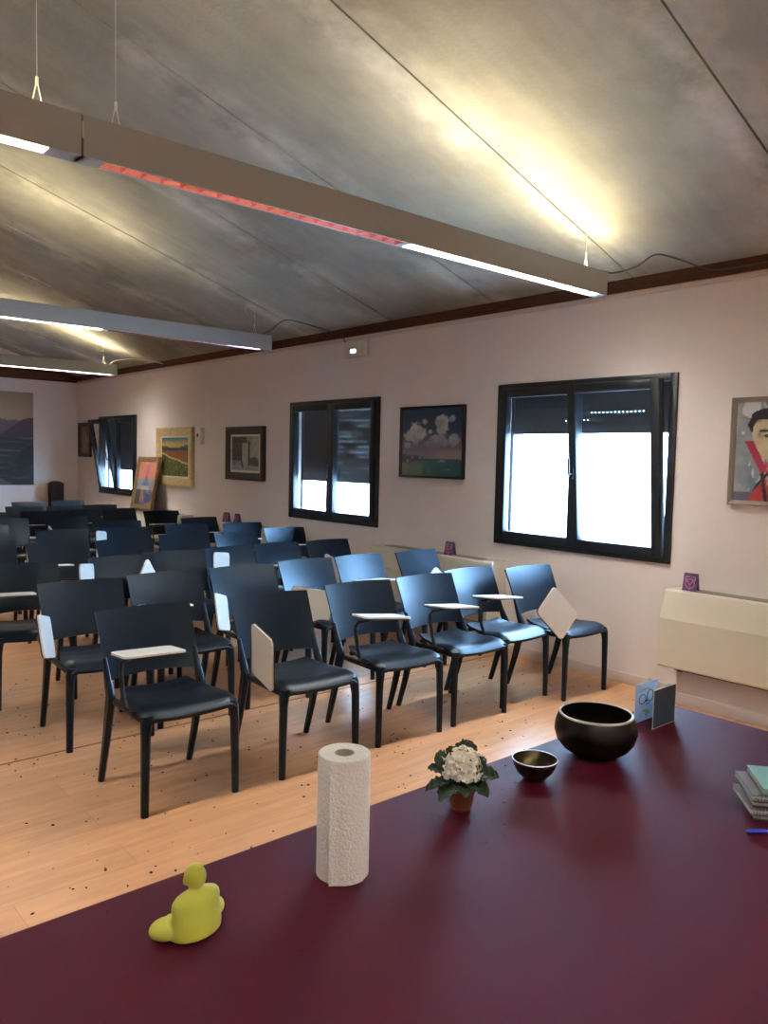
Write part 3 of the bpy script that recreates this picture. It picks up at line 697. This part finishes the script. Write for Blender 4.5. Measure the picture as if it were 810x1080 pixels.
# ------------------------------------------------------------------ heaters
def heater(y0, y1, label, z0=.262):
    w = y1 - y0
    r = tag(empty('wall_heater', (W, (y0 + y1) / 2, 0), -PI / 2), label, 'heater', 'fan heaters along the window wall')
    d = .225; zt = .767; h2 = w / 2
    sec = [(-.002, z0), (-d + .012, z0), (-d, z0 + .012), (-d, .575), (-d + .050, zt - .012), (-d + .062, zt), (-.002, zt)]   # (y, z)
    mb = MB(); a = [mb.bm.verts.new((-h2 + .004, y, z)) for y, z in sec]; b = [mb.bm.verts.new((h2 - .004, y, z)) for y, z in sec]; n = len(sec)
    mb.bm.faces.new(a); mb.bm.faces.new(b[::-1])
    for k in range(n): mb.bm.faces.new((a[k], b[k], b[(k + 1) % n], a[(k + 1) % n]))
    mb.build('casing', M['heater'], r, ang=12)
    for s in (-1, 1):
        mb = MB(); poly = [(y * 1.008 - .001, z + (.003 if z > .7 else -.002)) for y, z in sec]
        q = [mb.bm.verts.new((s * (h2 - .004), y, z)) for y, z in poly]; p2 = [mb.bm.verts.new((s * h2, y, z)) for y, z in poly]
        mb.bm.faces.new(q); mb.bm.faces.new(p2)
        for k in range(n): mb.bm.faces.new((q[k], p2[k], p2[(k + 1) % n], q[(k + 1) % n]))
        mb.build('end_cap', M['heater'], r, ang=12)
    mb = MB(); mb.b2((-h2 + .17, -.150, zt - .002), (h2 - .17, -.05, zt + .0015))
    for k in range(10): mb.b2((-h2 + .17, -.152 + k * .0108, zt), (h2 - .17, -.147 + k * .0108, zt + .005))
    mb.build('air_grille', M['heater_grille'], r, smooth=False)
    mb = MB(); mb.b2((-h2 + .10, -.19, z0 - .012), (h2 - .10, -.03, z0 + .001)); mb.box((-h2 + .14, -.18, z0 - .014), (.03, .02, .012)); mb.build('intake', M['dark'], r, smooth=False)
    mb = MB(); mb.b2((-h2 + .10, -.15, 0), (h2 - .10, -.015, z0 - .006), .003); mb.b2((-h2 + .097, -.158, 0), (h2 - .097, -.14, .078), .003); mb.build('plinth', M['plinth'], r)
    return r
heater(1.20, 2.700, 'cream wall heater at the right edge, under the portrait', .248)
heater(4.230, 5.760, 'cream wall heater between second and third chair rows, under seascape')
heater(7.42, 8.95, 'cream wall heater under the dark-framed monochrome picture')
heater(9.75, 11.30, 'cream wall heater carrying the leaning orange painting')

# purple leaflet cards standing on the heaters
def leaflet(y, label, rz=0., x=4.91):
    r = tag(empty('leaflet_card', (x, y, .7705), -PI / 2 + rz), label, 'card', 'purple leaflets on the heaters')
    h = .118; w = .092
    for s in (-1, 1):
        MB().box((0, s * .016, h / 2), (w, .0015, h), rot=Matrix.Rotation(s * .265 * .9, 3, 'X')).build('leaf_panel', M['purple'], r, smooth=False)
    R3 = Matrix.Rotation(-.265 * .9, 3, 'X'); F = Matrix.Translation((0, -.0172, h / 2)) @ R3.to_4x4()
    mb = MB()
    for a, b, c in (((-.021, .018), (.021, .018), (0, -.020)),):
        pts = [a, b, c, a]
        for p, q in zip(pts, pts[1:]): mb.tube([F @ Vector((p[0], -.0002, p[1])), F @ Vector((q[0], -.0002, q[1]))], .0028, 5)
    mb.tube([F @ Vector((0, -.0002, -.024)), F @ Vector((0, -.0002, -.055))], .0022, 5)
    mb.build('pink_emblem', M['pink_ink'], r)
    mb = MB()
    for s in (-1, 1):
        mb.tube([F @ Vector((s * x_, -.0002, z_)) for x_, z_ in ((.006, .034), (.028, .036), (.034, .02), (.024, .004), (.032, -.012))], .0024, 5)
    mb.tube([F @ Vector((.030 * math.cos(a / 10), -.0002, -.01 + .030 * math.sin(a / 10))) for a in range(33, 62, 3)], .0022, 5)
    mb.build('lilac_emblem', M['lilac_ink'], r); return r
leaflet(2.535, 'purple tent card standing on heater at the right edge', .12)
leaflet(4.745, 'purple tent card on heater below the cloud seascape', .1)
leaflet(8.60, 'purple tent card, left one of the far pair on heater', .3)
leaflet(8.34, 'purple tent card, right one of the far pair on heater', .1)

# ------------------------------------------------------------------ ceiling luminaires
XE = 4.51; XM = 1.10; XS = -2.31
def ceil_z(x): return ZW + (W - x) * SL if x > XR else ZR - (XR - x) * SL
def beam(y, pattern, label, loops=False):
    """pattern: list of (x0, x1, lit)"""
    zb = 2.692; h = .150; w = .095
    r = tag(empty('suspended_light', (0, y, zb)), label, 'light', 'suspended light beams')
    for a, b in ((XS, XM - .004), (XM + .004, XE)):
        mb = MB(); t = .012
        mb.b2((a, 0, 0), (b, t, h)); mb.b2((a, w - t, 0), (b, w, h)); mb.b2((a, t, .05), (b, w - t, .062)); mb.b2((a, t, h - .045), (b, w - t, h - .033))
        mb.b2((a, t, 0), (a + .012, w - t, h)); mb.b2((b - .012, t, 0), (b, w - t, h))
        # closed stretches of the underside between the louvres
        xs = sorted([p for q in pattern for p in q[:2] if a <= p <= b]); cur = a
        for q in sorted(pattern):
            if q[0] >= a and q[1] <= b:
                mb.b2((cur, t, 0), (q[0], w - t, .012)); cur = q[1]
        mb.b2((cur, t, 0), (b, w - t, .012)); mb.build('housing', M['beam'], r, smooth=False)
    for x0, x1, lit in pattern:
        mb = MB(); n = int((x1 - x0) / .085)
        for k in range(n + 1):
            x = lerp(x0, x1, k / n); mb.b2((x - .0012, .013, .001), (x + .0012, w - .013, .034 if lit else .024))
        if lit:
            mb.b2((x0, .0121, .002), (x1, .0132, .049)); mb.b2((x0, w - .0132, .002), (x1, w - .0121, .049))
            mb.build('louvre', M['louvre'], r, smooth=False)
            MB().b2((x0, .0135, .044), (x1, w - .0135, .050)).build('lamp_panel', M['lamp_down'], r, smooth=False)
            MB().b2((x0 + .02, .02, h - .033), (x1 - .02, w - .02, h - .020)).build('upper_lamp_panel', M['lamp_up'], r, smooth=False)
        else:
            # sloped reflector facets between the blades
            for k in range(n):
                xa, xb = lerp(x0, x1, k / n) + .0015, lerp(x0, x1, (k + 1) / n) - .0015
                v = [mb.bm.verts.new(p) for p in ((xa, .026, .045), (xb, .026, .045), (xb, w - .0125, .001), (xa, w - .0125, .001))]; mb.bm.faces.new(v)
            mb.build('louvre', M['louvre_reflection'], r, smooth=False)
    for k, x in enumerate((-2.15, .955, 1.245, 4.33)):
        mb = MB(); top = ceil_z(x) - zb + .004; yc = w / 2
        for s in (-1, 1): mb.tube([(x + s * .022, yc, h - .012), (x + s * .003, yc, h + .075)], .0026, 5)
        mb.tube([(x, yc, h + .07), (x, yc, h + .10)], .006, 6); mb.tube([(x, yc, h + .09), (x, yc, top)], .0010, 5)
        mb.tube([(x, yc, top - .012), (x, yc, top)], .011, 8)
        if x > 4: mb.tube([(x - .055 + .055 * math.cos(a * .35), yc + .02 * math.sin(a * .35), top - .075 + .055 * math.sin(a * .35)) for a in range(-4, 13)], .0016, 5)
        mb.build('suspension_wire', M['wire'], r)
    MB().box((XM, -.002, h * .62), (.006, .004, .06)).build('joint_pin', M['wire'], r, smooth=False)
    return r
beam(3.0, [(-2.22, -.62, False), (-.58, .985, True), (1.19, 2.72, False), (2.77, 4.43, True)], 'nearest hanging light beam, with pink reflection painted on unlit middle louvre')
beam(7.0, [(-2.22, -.62, False), (-.58, .985, False), (1.19, 2.745, True), (2.80, 4.43, False)], 'second hanging light beam from the camera')
beam(11.0, [(-2.22, -.62, False), (-.58, .985, True), (1.19, 2.72, False), (2.77, 4.43, True)], 'farthest hanging light beam, lit along its visible end')
beam(-1.0, [(-2.22, -.62, True), (-.58, .985, True), (1.19, 2.72, True), (2.77, 4.43, False)], 'added fill light beam, unseen behind the camera position')  # unseen luminaire, added to brighten the front of the table

def cable(pts, label, m='cable', r=.0055):
    P = [Vector(p) for p in pts]; out = []
    for i in range(len(P) - 1):
        p0, p1, p2, p3 = P[max(i - 1, 0)], P[i], P[i + 1], P[min(i + 2, len(P) - 1)]
        for k in range(8):
            t = k / 8; out.append(.5 * ((2 * p1) + (p2 - p0) * t + (2 * p0 - 5 * p1 + 4 * p2 - p3) * t * t + (3 * p1 - p0 - 3 * p2 + p3) * t ** 3))
    out.append(P[-1]); return tag(MB().tube(out, r, 6).build('power_cable', M[m]), label, 'cable', 'power cables of the light beams')
cable([(4.42, 3.047, 2.850), (4.47, 3.03, 2.85), (4.55, 2.98, 2.842), (4.68, 2.9, 2.89), (4.78, 2.82, 2.972), (4.88, 2.70, 2.935), (4.98, 2.52, 2.862), (5.006, 2.2, 2.86), (5.006, 1.5, 2.862)], 'grey cable looping from nearest light beam to wall top')
cable([(4.42, 7.047, 2.850), (4.50, 7.0, 2.90), (4.62, 6.92, 3.005), (4.78, 6.8, 2.975), (4.92, 6.6, 2.90), (5.00, 6.48, 2.86), (5.02, 6.42, 2.775)], 'grey cable arching from second light beam to wall top')
cable([(4.42, 11.047, 2.850), (4.50, 11.0, 2.90), (4.68, 10.9, 2.93), (4.90, 10.75, 2.91), (5.006, 10.6, 2.87)], 'pale cable from the farthest light beam to wall', 'wire')

# ------------------------------------------------------------------ wall fittings
r = tag(empty('emergency_light', (W, 6.235, 2.69), -PI / 2), 'white emergency light box glowing bluish high above second window', 'emergency light')
MB().box((0, -.026, 0), (.335, .05, .165), .008).build('casing', M['ceramic'], r)
MB().box((.0, -.053, -.012), (.26, .008, .085), .003).build('diffuser', M['heater'], r)
MB().box((-.02, -.058, -.022), (.075, .006, .032), .003).build('lamp', M['led'], r)
r = tag(empty('thermostat', (W, 9.50, 1.84), -PI / 2), 'small white thermostat box right of the gold-framed landscape', 'thermostat')
MB().box((0, -.035, 0), (.145, .07, .22), .01).build('casing', M['ceramic'], r); MB().box((0, -.072, .01), (.035, .006, .05), .002).build('button', M['dark'], r)
r = tag(empty('wall_socket', (W, 3.985, .345), -PI / 2), 'white double wall socket low behind the rightmost front chair', 'socket')
MB().box((0, -.006, 0), (.165, .012, .085), .003).build('cover_plate', M['ceramic'], r)
for s in (-1, 1): MB().lathe([(0, 0), (.02, 0), (.021, .003), (.016, .004), (.015, .001), (0, .001)], 20).build('outlet', M['heater'], r, loc=(s * .04, -.012, 0), rot=(PI / 2, 0, 0))

# ------------------------------------------------------------------ paintings
def nz(u, v, s, k=0.): return mnoise.noise(Vector((u * s + k * 7.3, v * s + k * 3.1, k)))
def fbm(u, v, s, k=0.): return nz(u, v, s, k) + .5 * nz(u, v, s * 2.1, k + 1) + .25 * nz(u, v, s * 4.3, k + 2)
def mixc(a, b, t): t = max(0., min(1., t)); return tuple(a[i] + (b[i] - a[i]) * t for i in range(3))
def sst(a, b, x): t = max(0., min(1., (x - a) / (b - a))); return t * t * (3 - 2 * t)
def blob(u, v, cu, cv, ru, rv, k=0, amp=.35): return 1 - math.hypot((u - cu) / ru, (v - cv) / rv) + amp * fbm(u, v, 9, k)
def canvas(name, w, h, fn, nu, nv, parent, loc, th=.012):
    mb = MB(); mb.grid(nu, nv, lambda u, v: ((u - .5) * w, 0, (v - .5) * h))
    o = mb.build(name, M['paint'], parent, loc=loc, smooth=False)
    # flat front, normals towards -Y
    me = o.data
    if me.polygons[0].normal.y > 0: me.flip_normals()
    ca = me.color_attributes.new('paint', 'FLOAT_COLOR', 'POINT')
    for i, v in enumerate(me.vertices):
        c = fn(v.co.x / w + .5, v.co.z / h + .5); ca.data[i].color = (*[max(0, x) for x in c], 1)
    o.data.materials.clear(); o.data.materials.append(M['paint'])
    s = o.modifiers.new('thickness', 'SOLIDIFY'); s.thickness = th; s.offset = -1
    return o
def frame_mesh(w, h, fw, d, lip=.006):
    mb = MB(); prof = [(0, 0), (0, -d), (fw * .25, -d - lip), (fw * .6, -d + .004), (fw, -d * .55), (fw, 0)]     # inwards, y
    cs = [(-1, -1), (1, -1), (1, 1), (-1, 1)]; rings = []
    for sx, sz in cs: rings.append([mb.bm.verts.new((sx * (w / 2 - p), y, sz * (h / 2 - p))) for p, y in prof])
    for k in range(4):
        a, b = rings[k], rings[(k + 1) % 4]
        for q in range(len(prof)): mb.bm.faces.new((a[q], b[q], b[(q + 1) % len(prof)], a[(q + 1) % len(prof)]))
    return mb
def painting(name, loc, w, h, fw, d, fm, fn, label, nu=56, nv=48, mount=0., rz=-PI / 2, lean=0., res=None, group='pictures on the walls'):
    r = tag(empty(name, loc, rz), label, 'painting', group)
    if lean: r.rotation_euler = Euler((-lean, 0, rz), 'XYZ')
    if fm: frame_mesh(w, h, fw, d).build('frame', M[fm], r, ang=25)
    iw, ih = w - 2 * fw, h - 2 * fw
    if mount:
        mb = MB(); y0, y1 = -d * .5, -d * .5 + .006
        ring(mb, -iw / 2 - .004, iw / 2 + .004, -ih / 2 - .004, ih / 2 + .004, mount, y0, y1, 0).build('mount', M['mount'], r, smooth=False)
    canvas('canvas', iw - 2 * mount + .008, ih - 2 * mount + .008, fn, nu, nv, r, (0, -d * .45 if fm else -d, 0), min(.012, d * .4) if fm else d * .97)
    return r

def p_clouds(u, v):
    sky = mixc((.16, .13, .20), (.012, .034, .090), sst(.42, .72, v)); c = sky
    c = mixc(c, (.42, .30, .20), sst(.45, .30, v) * sst(.35, .8, u) * .9)
    c = mixc(c, (.30, .24, .26), sst(.42, .30, v) * .5)
    for i, (cu, cv, ru, rv, col) in enumerate(((.24, .63, .19, .17, (.62, .61, .63)), (.66, .74, .11, .18, (.58, .58, .62)), (.60, .50, .20, .10, (.36, .35, .44)), (.86, .53, .09, .09, (.48, .48, .54)), (.11, .45, .06, .06, (.5, .48, .52)), (.38, .80, .05, .04, (.5, .5, .55)), (.47, .65, .04, .04, (.5, .5, .55)), (.82, .83, .06, .05, (.5, .5, .55)))):
        b = blob(u, v, cu, cv, ru, rv, i, .42); sh = mixc(col, tuple(x * .55 for x in col), .5 + .9 * fbm(u, v, 7, i + 20) - (v - cv) / rv * .3)
        c = mixc(c, sh, sst(.0, .22, b))
    if v < .255:
        c = mixc((.03, .12, .13), (.022, .085, .12), v / .25); c = mixc(c, (.25, .45, .45), sst(.35, .6, nz(u * .35, v * 2.6, 14, 4)) * .7)
        c = mixc(c, (.16, .20, .12), sst(.5, .2, u + .3 * fbm(u, v, 5, 3)) * sst(.26, .1, v))
    hl = .26 + .06 * sst(.45, .1, u) + .02 * fbm(u, .5, 9, 8)
    if .19 + .12 * u < v < hl and u < .5: c = mixc((.05, .045, .07), (.28, .26, .28), sst(.2, .5, nz(u, v, 18, 6)))
    return c
def p_bw(u, v):
    g = .30 + .22 * fbm(u, v, 6, 2); c = g * mixc((1,) * 3, (.9,) * 3, 0)[0]
    if u < .42 and v > .28: c = .06 + .10 * max(0, fbm(u, v, 10, 5))
    if v > .72 and u < .55: c = .05 + .12 * max(0, fbm(u, v, 14, 6))
    if .40 < u < .58 and .15 < v < .80: c = .42 + .05 * nz(u, v, 12)
    if .60 < u < .66 and .12 < v < .85: c = .05
    if u > .7 and v > .4: c = .42 + .10 * fbm(u, v, 9, 9)
    if blob(u, v, .82, .25, .2, .16, 3) > .1: c = .10
    if v < .13: c = .36
    if abs(u - (.38 - .35 * (v - .2))) < .03 and .1 < v < .5: c = .04
    return (c, c * .99, c * .93)
def p_field(u, v):
    if v > .82: return mixc((.62, .42, .10), (.05, .20, .28), sst(.82, .98, v + .03 * nz(u, v, 6)))
    if v > .74: c = mixc((.62, .40, .09), (.55, .42, .16), u); return mixc(c, (.12, .11, .05), sst(0, .1, blob(u, v, .95, .72, .25, .1)) + sst(0, .1, blob(u, v, .1, .73, .2, .05)))
    if v > .66: return mixc((.03, .07, .16), (.03, .10, .05), sst(.3, .0, u) + sst(.2, .5, fbm(u, v, 9)))
    e = .60 - .26 * u + .03 * nz(u, .3, 4)
    if v > e: return mixc((.34, .11, .035), (.25, .085, .03), .5 + fbm(u, v, 8, 3))
    if v > e - .045: return (.62, .50, .20)
    c = mixc((.045, .065, .018), (.16, .18, .05), .45 + .8 * fbm(u, v, 11, 4)); return mixc(c, (.55, .45, .12), sst(.5, .62, fbm(u, v, 24, 7)))
def p_lean(u, v):
    c = mixc((.70, .30, .16), (.66, .26, .20), fbm(u, v, 4) + .5)
    if blob(u, v, .52, .80, .13, .16, 1, .25) > .1: c = (.60, .18, .28)
    if v < .60: c = mixc((.22, .28, .36), (.36, .42, .45), .5 + fbm(u, v, 5, 3))
    if abs(u - .5) < .26 * (.72 - v) / .3 and .40 < v < .70: c = mixc((.10, .17, .32), (.20, .27, .42), .5 + fbm(u, v, 7, 5))
    if .36 < v < .44 and .25 < u < .75: c = (.48, .46, .42)
    if v < .36: c = mixc((.10, .12, .22), (.36, .22, .16), sst(-.1, .3, fbm(u, v, 5, 6)))
    if blob(u, v, .7, .16, .2, .12, 5) > .1: c = (.04, .09, .28)
    if u < .3 and v < .36: c = (.06, .06, .07)
    return c
def p_small(u, v):
    c = mixc((.30, .17, .13), (.12, .06, .05), .5 + fbm(u, v, 4))
    if blob(u, v, .5, .45, .28, .45, 2) > .1: c = mixc((.42, .34, .32), (.2, .12, .11), .5 + fbm(u, v, 9, 3))
    return c
def p_far(u, v):
    c = mixc((.30, .235, .18), (.37, .285, .19), v)
    m1 = .70 + .06 * nz(u, .2, 5, 1) + .05 * nz(u, .2, 11, 2)
    if v < m1: c = mixc((.10, .075, .085), (.15, .11, .12), (v - .5) / .2)
    m2 = .55 + .18 * sst(.70, 1.0, u) + .04 * nz(u, .7, 6, 4) + .08 * sst(.45, .1, u)
    if v < m2: c = mixc((.035, .022, .035), (.075, .042, .062), (v - .45) / .25)
    if v < .52:
        c = mixc((.022, .018, .020), (.13, .105, .10), sst(.05, .55, nz(u * .6, v * 4.2, 9, 3) + .08))
    e = .06 + .40 * sst(.70, 1.02, u) + .02 * fbm(u, v, 8)
    if v < e and u > .5: c = mixc((.006, .006, .007), (.02, .016, .012), fbm(u, v, 9, 6))
    if v < .28: c = mixc(c, mixc((.010, .010, .007), (.05, .045, .02), sst(0, .6, nz(u, v * 3, 12, 8))), sst(.3, .2, v))
    if v < .08 and u < .85 - v: c = mixc(c, (.12, .11, .16), .6)
    return c
def p_face(u, v):
    u += .25
    c = mixc((.14, .22, .30), (.34, .37, .40), .5 + .8 * fbm(u, v, 5, 1)); c = mixc(c, (.62, .62, .66), sst(.35, .6, fbm(u * 2, v, 7, 3)))
    if v < .10: c = mixc((.05, .15, .25), (.16, .10, .16), u * 2)
    if blob(u, v, .44, .93, .14, .09, 4) > .1 and u < .5: c = (.55, .56, .62)
    if blob(u, v, .68, .78, .30, .165, 2, .10) > 0: c = (.015, .017, .03)
    f = blob(u, v, .70, .66, .27, .25, 5, .06)
    if f > 0 and v < .82: c = mixc((.52, .43, .27), (.62, .55, .38), .5 + fbm(u, v, 6, 7)); c = mixc(c, (.30, .22, .15), sst(.2, .5, fbm(u, v, 8, 9)))
    for cu in (.58, .84):
        if blob(u, v, cu, .705, .085, .015, 3, .15) > 0: c = (.03, .02, .02)
        if blob(u, v, cu, .655, .045, .014, 4, .15) > 0: c = (.08, .06, .05)
    if blob(u, v, .70, .57, .05, .03, 6, .2) > 0: c = (.12, .07, .06)
    if blob(u, v, .72, .51, .10, .022, 7, .2) > 0: c = (.20, .05, .05)
    if v < .42 and abs(u - .76) < .17 - (v - .42) * .42:
        t = fbm(u, v, 5, 11); c = mixc((.42, .02, .03), (.55, .10, .10), .5 + t)
        if t > .12: c = mixc((.42, .34, .42), (.62, .58, .62), t * 1.5)
        if abs(u - .52 - (.4 - v) * .2) < .02 or abs(u - .62 + (.3 - v) * .9) < .018: c = (.03, .03, .04)
    if abs((u - .40) - (.60 - v) * .55) < .045 and .30 < v < .60: c = (.45, .03, .08)
    return c
painting('portrait_painting', (W, 2.045, 1.692), .66, .685, .03, .035, 'grey_frame', p_face, 'expressive portrait in red and grey, at the right edge of photo', 90, 90)
painting('seascape_painting', (W, 5.135, 1.755), .82, .655, .02, .04, 'black_frame', p_clouds, 'seascape with big white clouds in thin black frame', 80, 64)
painting('monochrome_picture', (W, 8.375, 1.62), .875, .655, .095, .045, 'brown_frame', p_bw, 'black and white picture in wide dark frame left of second window', 50, 40, mount=.03)
painting('landscape_painting', (W, 10.26, 1.555), 1.09, .815, .115, .05, 'gold', p_field, 'red field landscape in gold frame lit on the wall', 70, 52, mount=.028)
painting('small_picture', (W, 13.69, 1.805), .56, .59, .07, .035, 'brown_frame', p_small, 'small brown picture in the far corner beside the window', 20, 24)
painting('sunset_painting', (4.925, 10.95, 1.155), .70, .78, .075, .04, 'bronze_frame', p_lean, 'orange and blue painting leaning on the heater against wall', 40, 44, lean=.17, group=None)
painting('mountain_painting', (3.14, D, 1.795), 2.30, 1.55, 0, .035, None, p_far, 'large unframed mountain landscape canvas on the far wall', 110, 90, rz=0)

# dark carved stand at the far wall
r = tag(empty('carved_stand', (4.60, 13.86, 0)), 'narrow dark wooden stand with arched top at the far wall', 'stand')
arch = [(-.105, 0), (.105, 0), (.105, 1.05)] + [(.105 - .03 * (1 - math.cos(t * PI / 10)) if False else .085 * math.cos(t * PI / 10), 1.05 + .035 * math.sin(t * PI / 10)) for t in range(0, 11)] + [(-.105, 1.05)]
MB().prism(arch, .16, Matrix.Translation((0, -.08, 0))).build('body', M['cabinet'], r, smooth=False)
mb = MB(); mb.b2((-.115, -.09, 0), (.115, .09, .06), .006); mb.b2((-.113, -.088, 1.03), (.113, .088, 1.048), .004); mb.build('moulding', M['cabinet'], r)
ring(MB(), -.075, .075, .62, 1.0, .018, -.092, -.078, .003).build('panel_frame', M['cabinet'], r)

# ------------------------------------------------------------------ daylight, camera, view
wd = bpy.data.worlds.new('daylight'); sc.world = wd; wd.use_nodes = True
bg = wd.node_tree.nodes['Background']; bg.inputs[0].default_value = (.40, .66, 1.0, 1); bg.inputs[1].default_value = 18.0
f_px, yaw, pitch, roll, ch = 827.966, .717, .0685, .0216, 1.6
cam = bpy.data.cameras.new('camera'); co = bpy.data.objects.new('camera', cam); COL.objects.link(co)
cam.sensor_fit = 'VERTICAL'; cam.sensor_height = 36; cam.lens = 36 * f_px / 1080; cam.clip_start = .05
fw = Vector((math.sin(yaw) * math.cos(pitch), math.cos(yaw) * math.cos(pitch), -math.sin(pitch))); rt_ = Vector((math.cos(yaw), -math.sin(yaw), 0)); up = rt_.cross(fw)
r2 = math.cos(roll) * rt_ + math.sin(roll) * up; u2 = -math.sin(roll) * rt_ + math.cos(roll) * up
mw = Matrix((r2, u2, -fw)).transposed().to_4x4(); mw.translation = Vector((0, 0, ch)); co.matrix_world = mw
sc.camera = co
vs = sc.view_settings; vs.view_transform = 'Standard'; vs.look = 'None'; vs.gamma = 1.0; vs.use_curve_mapping = False; vs.exposure = 1.82
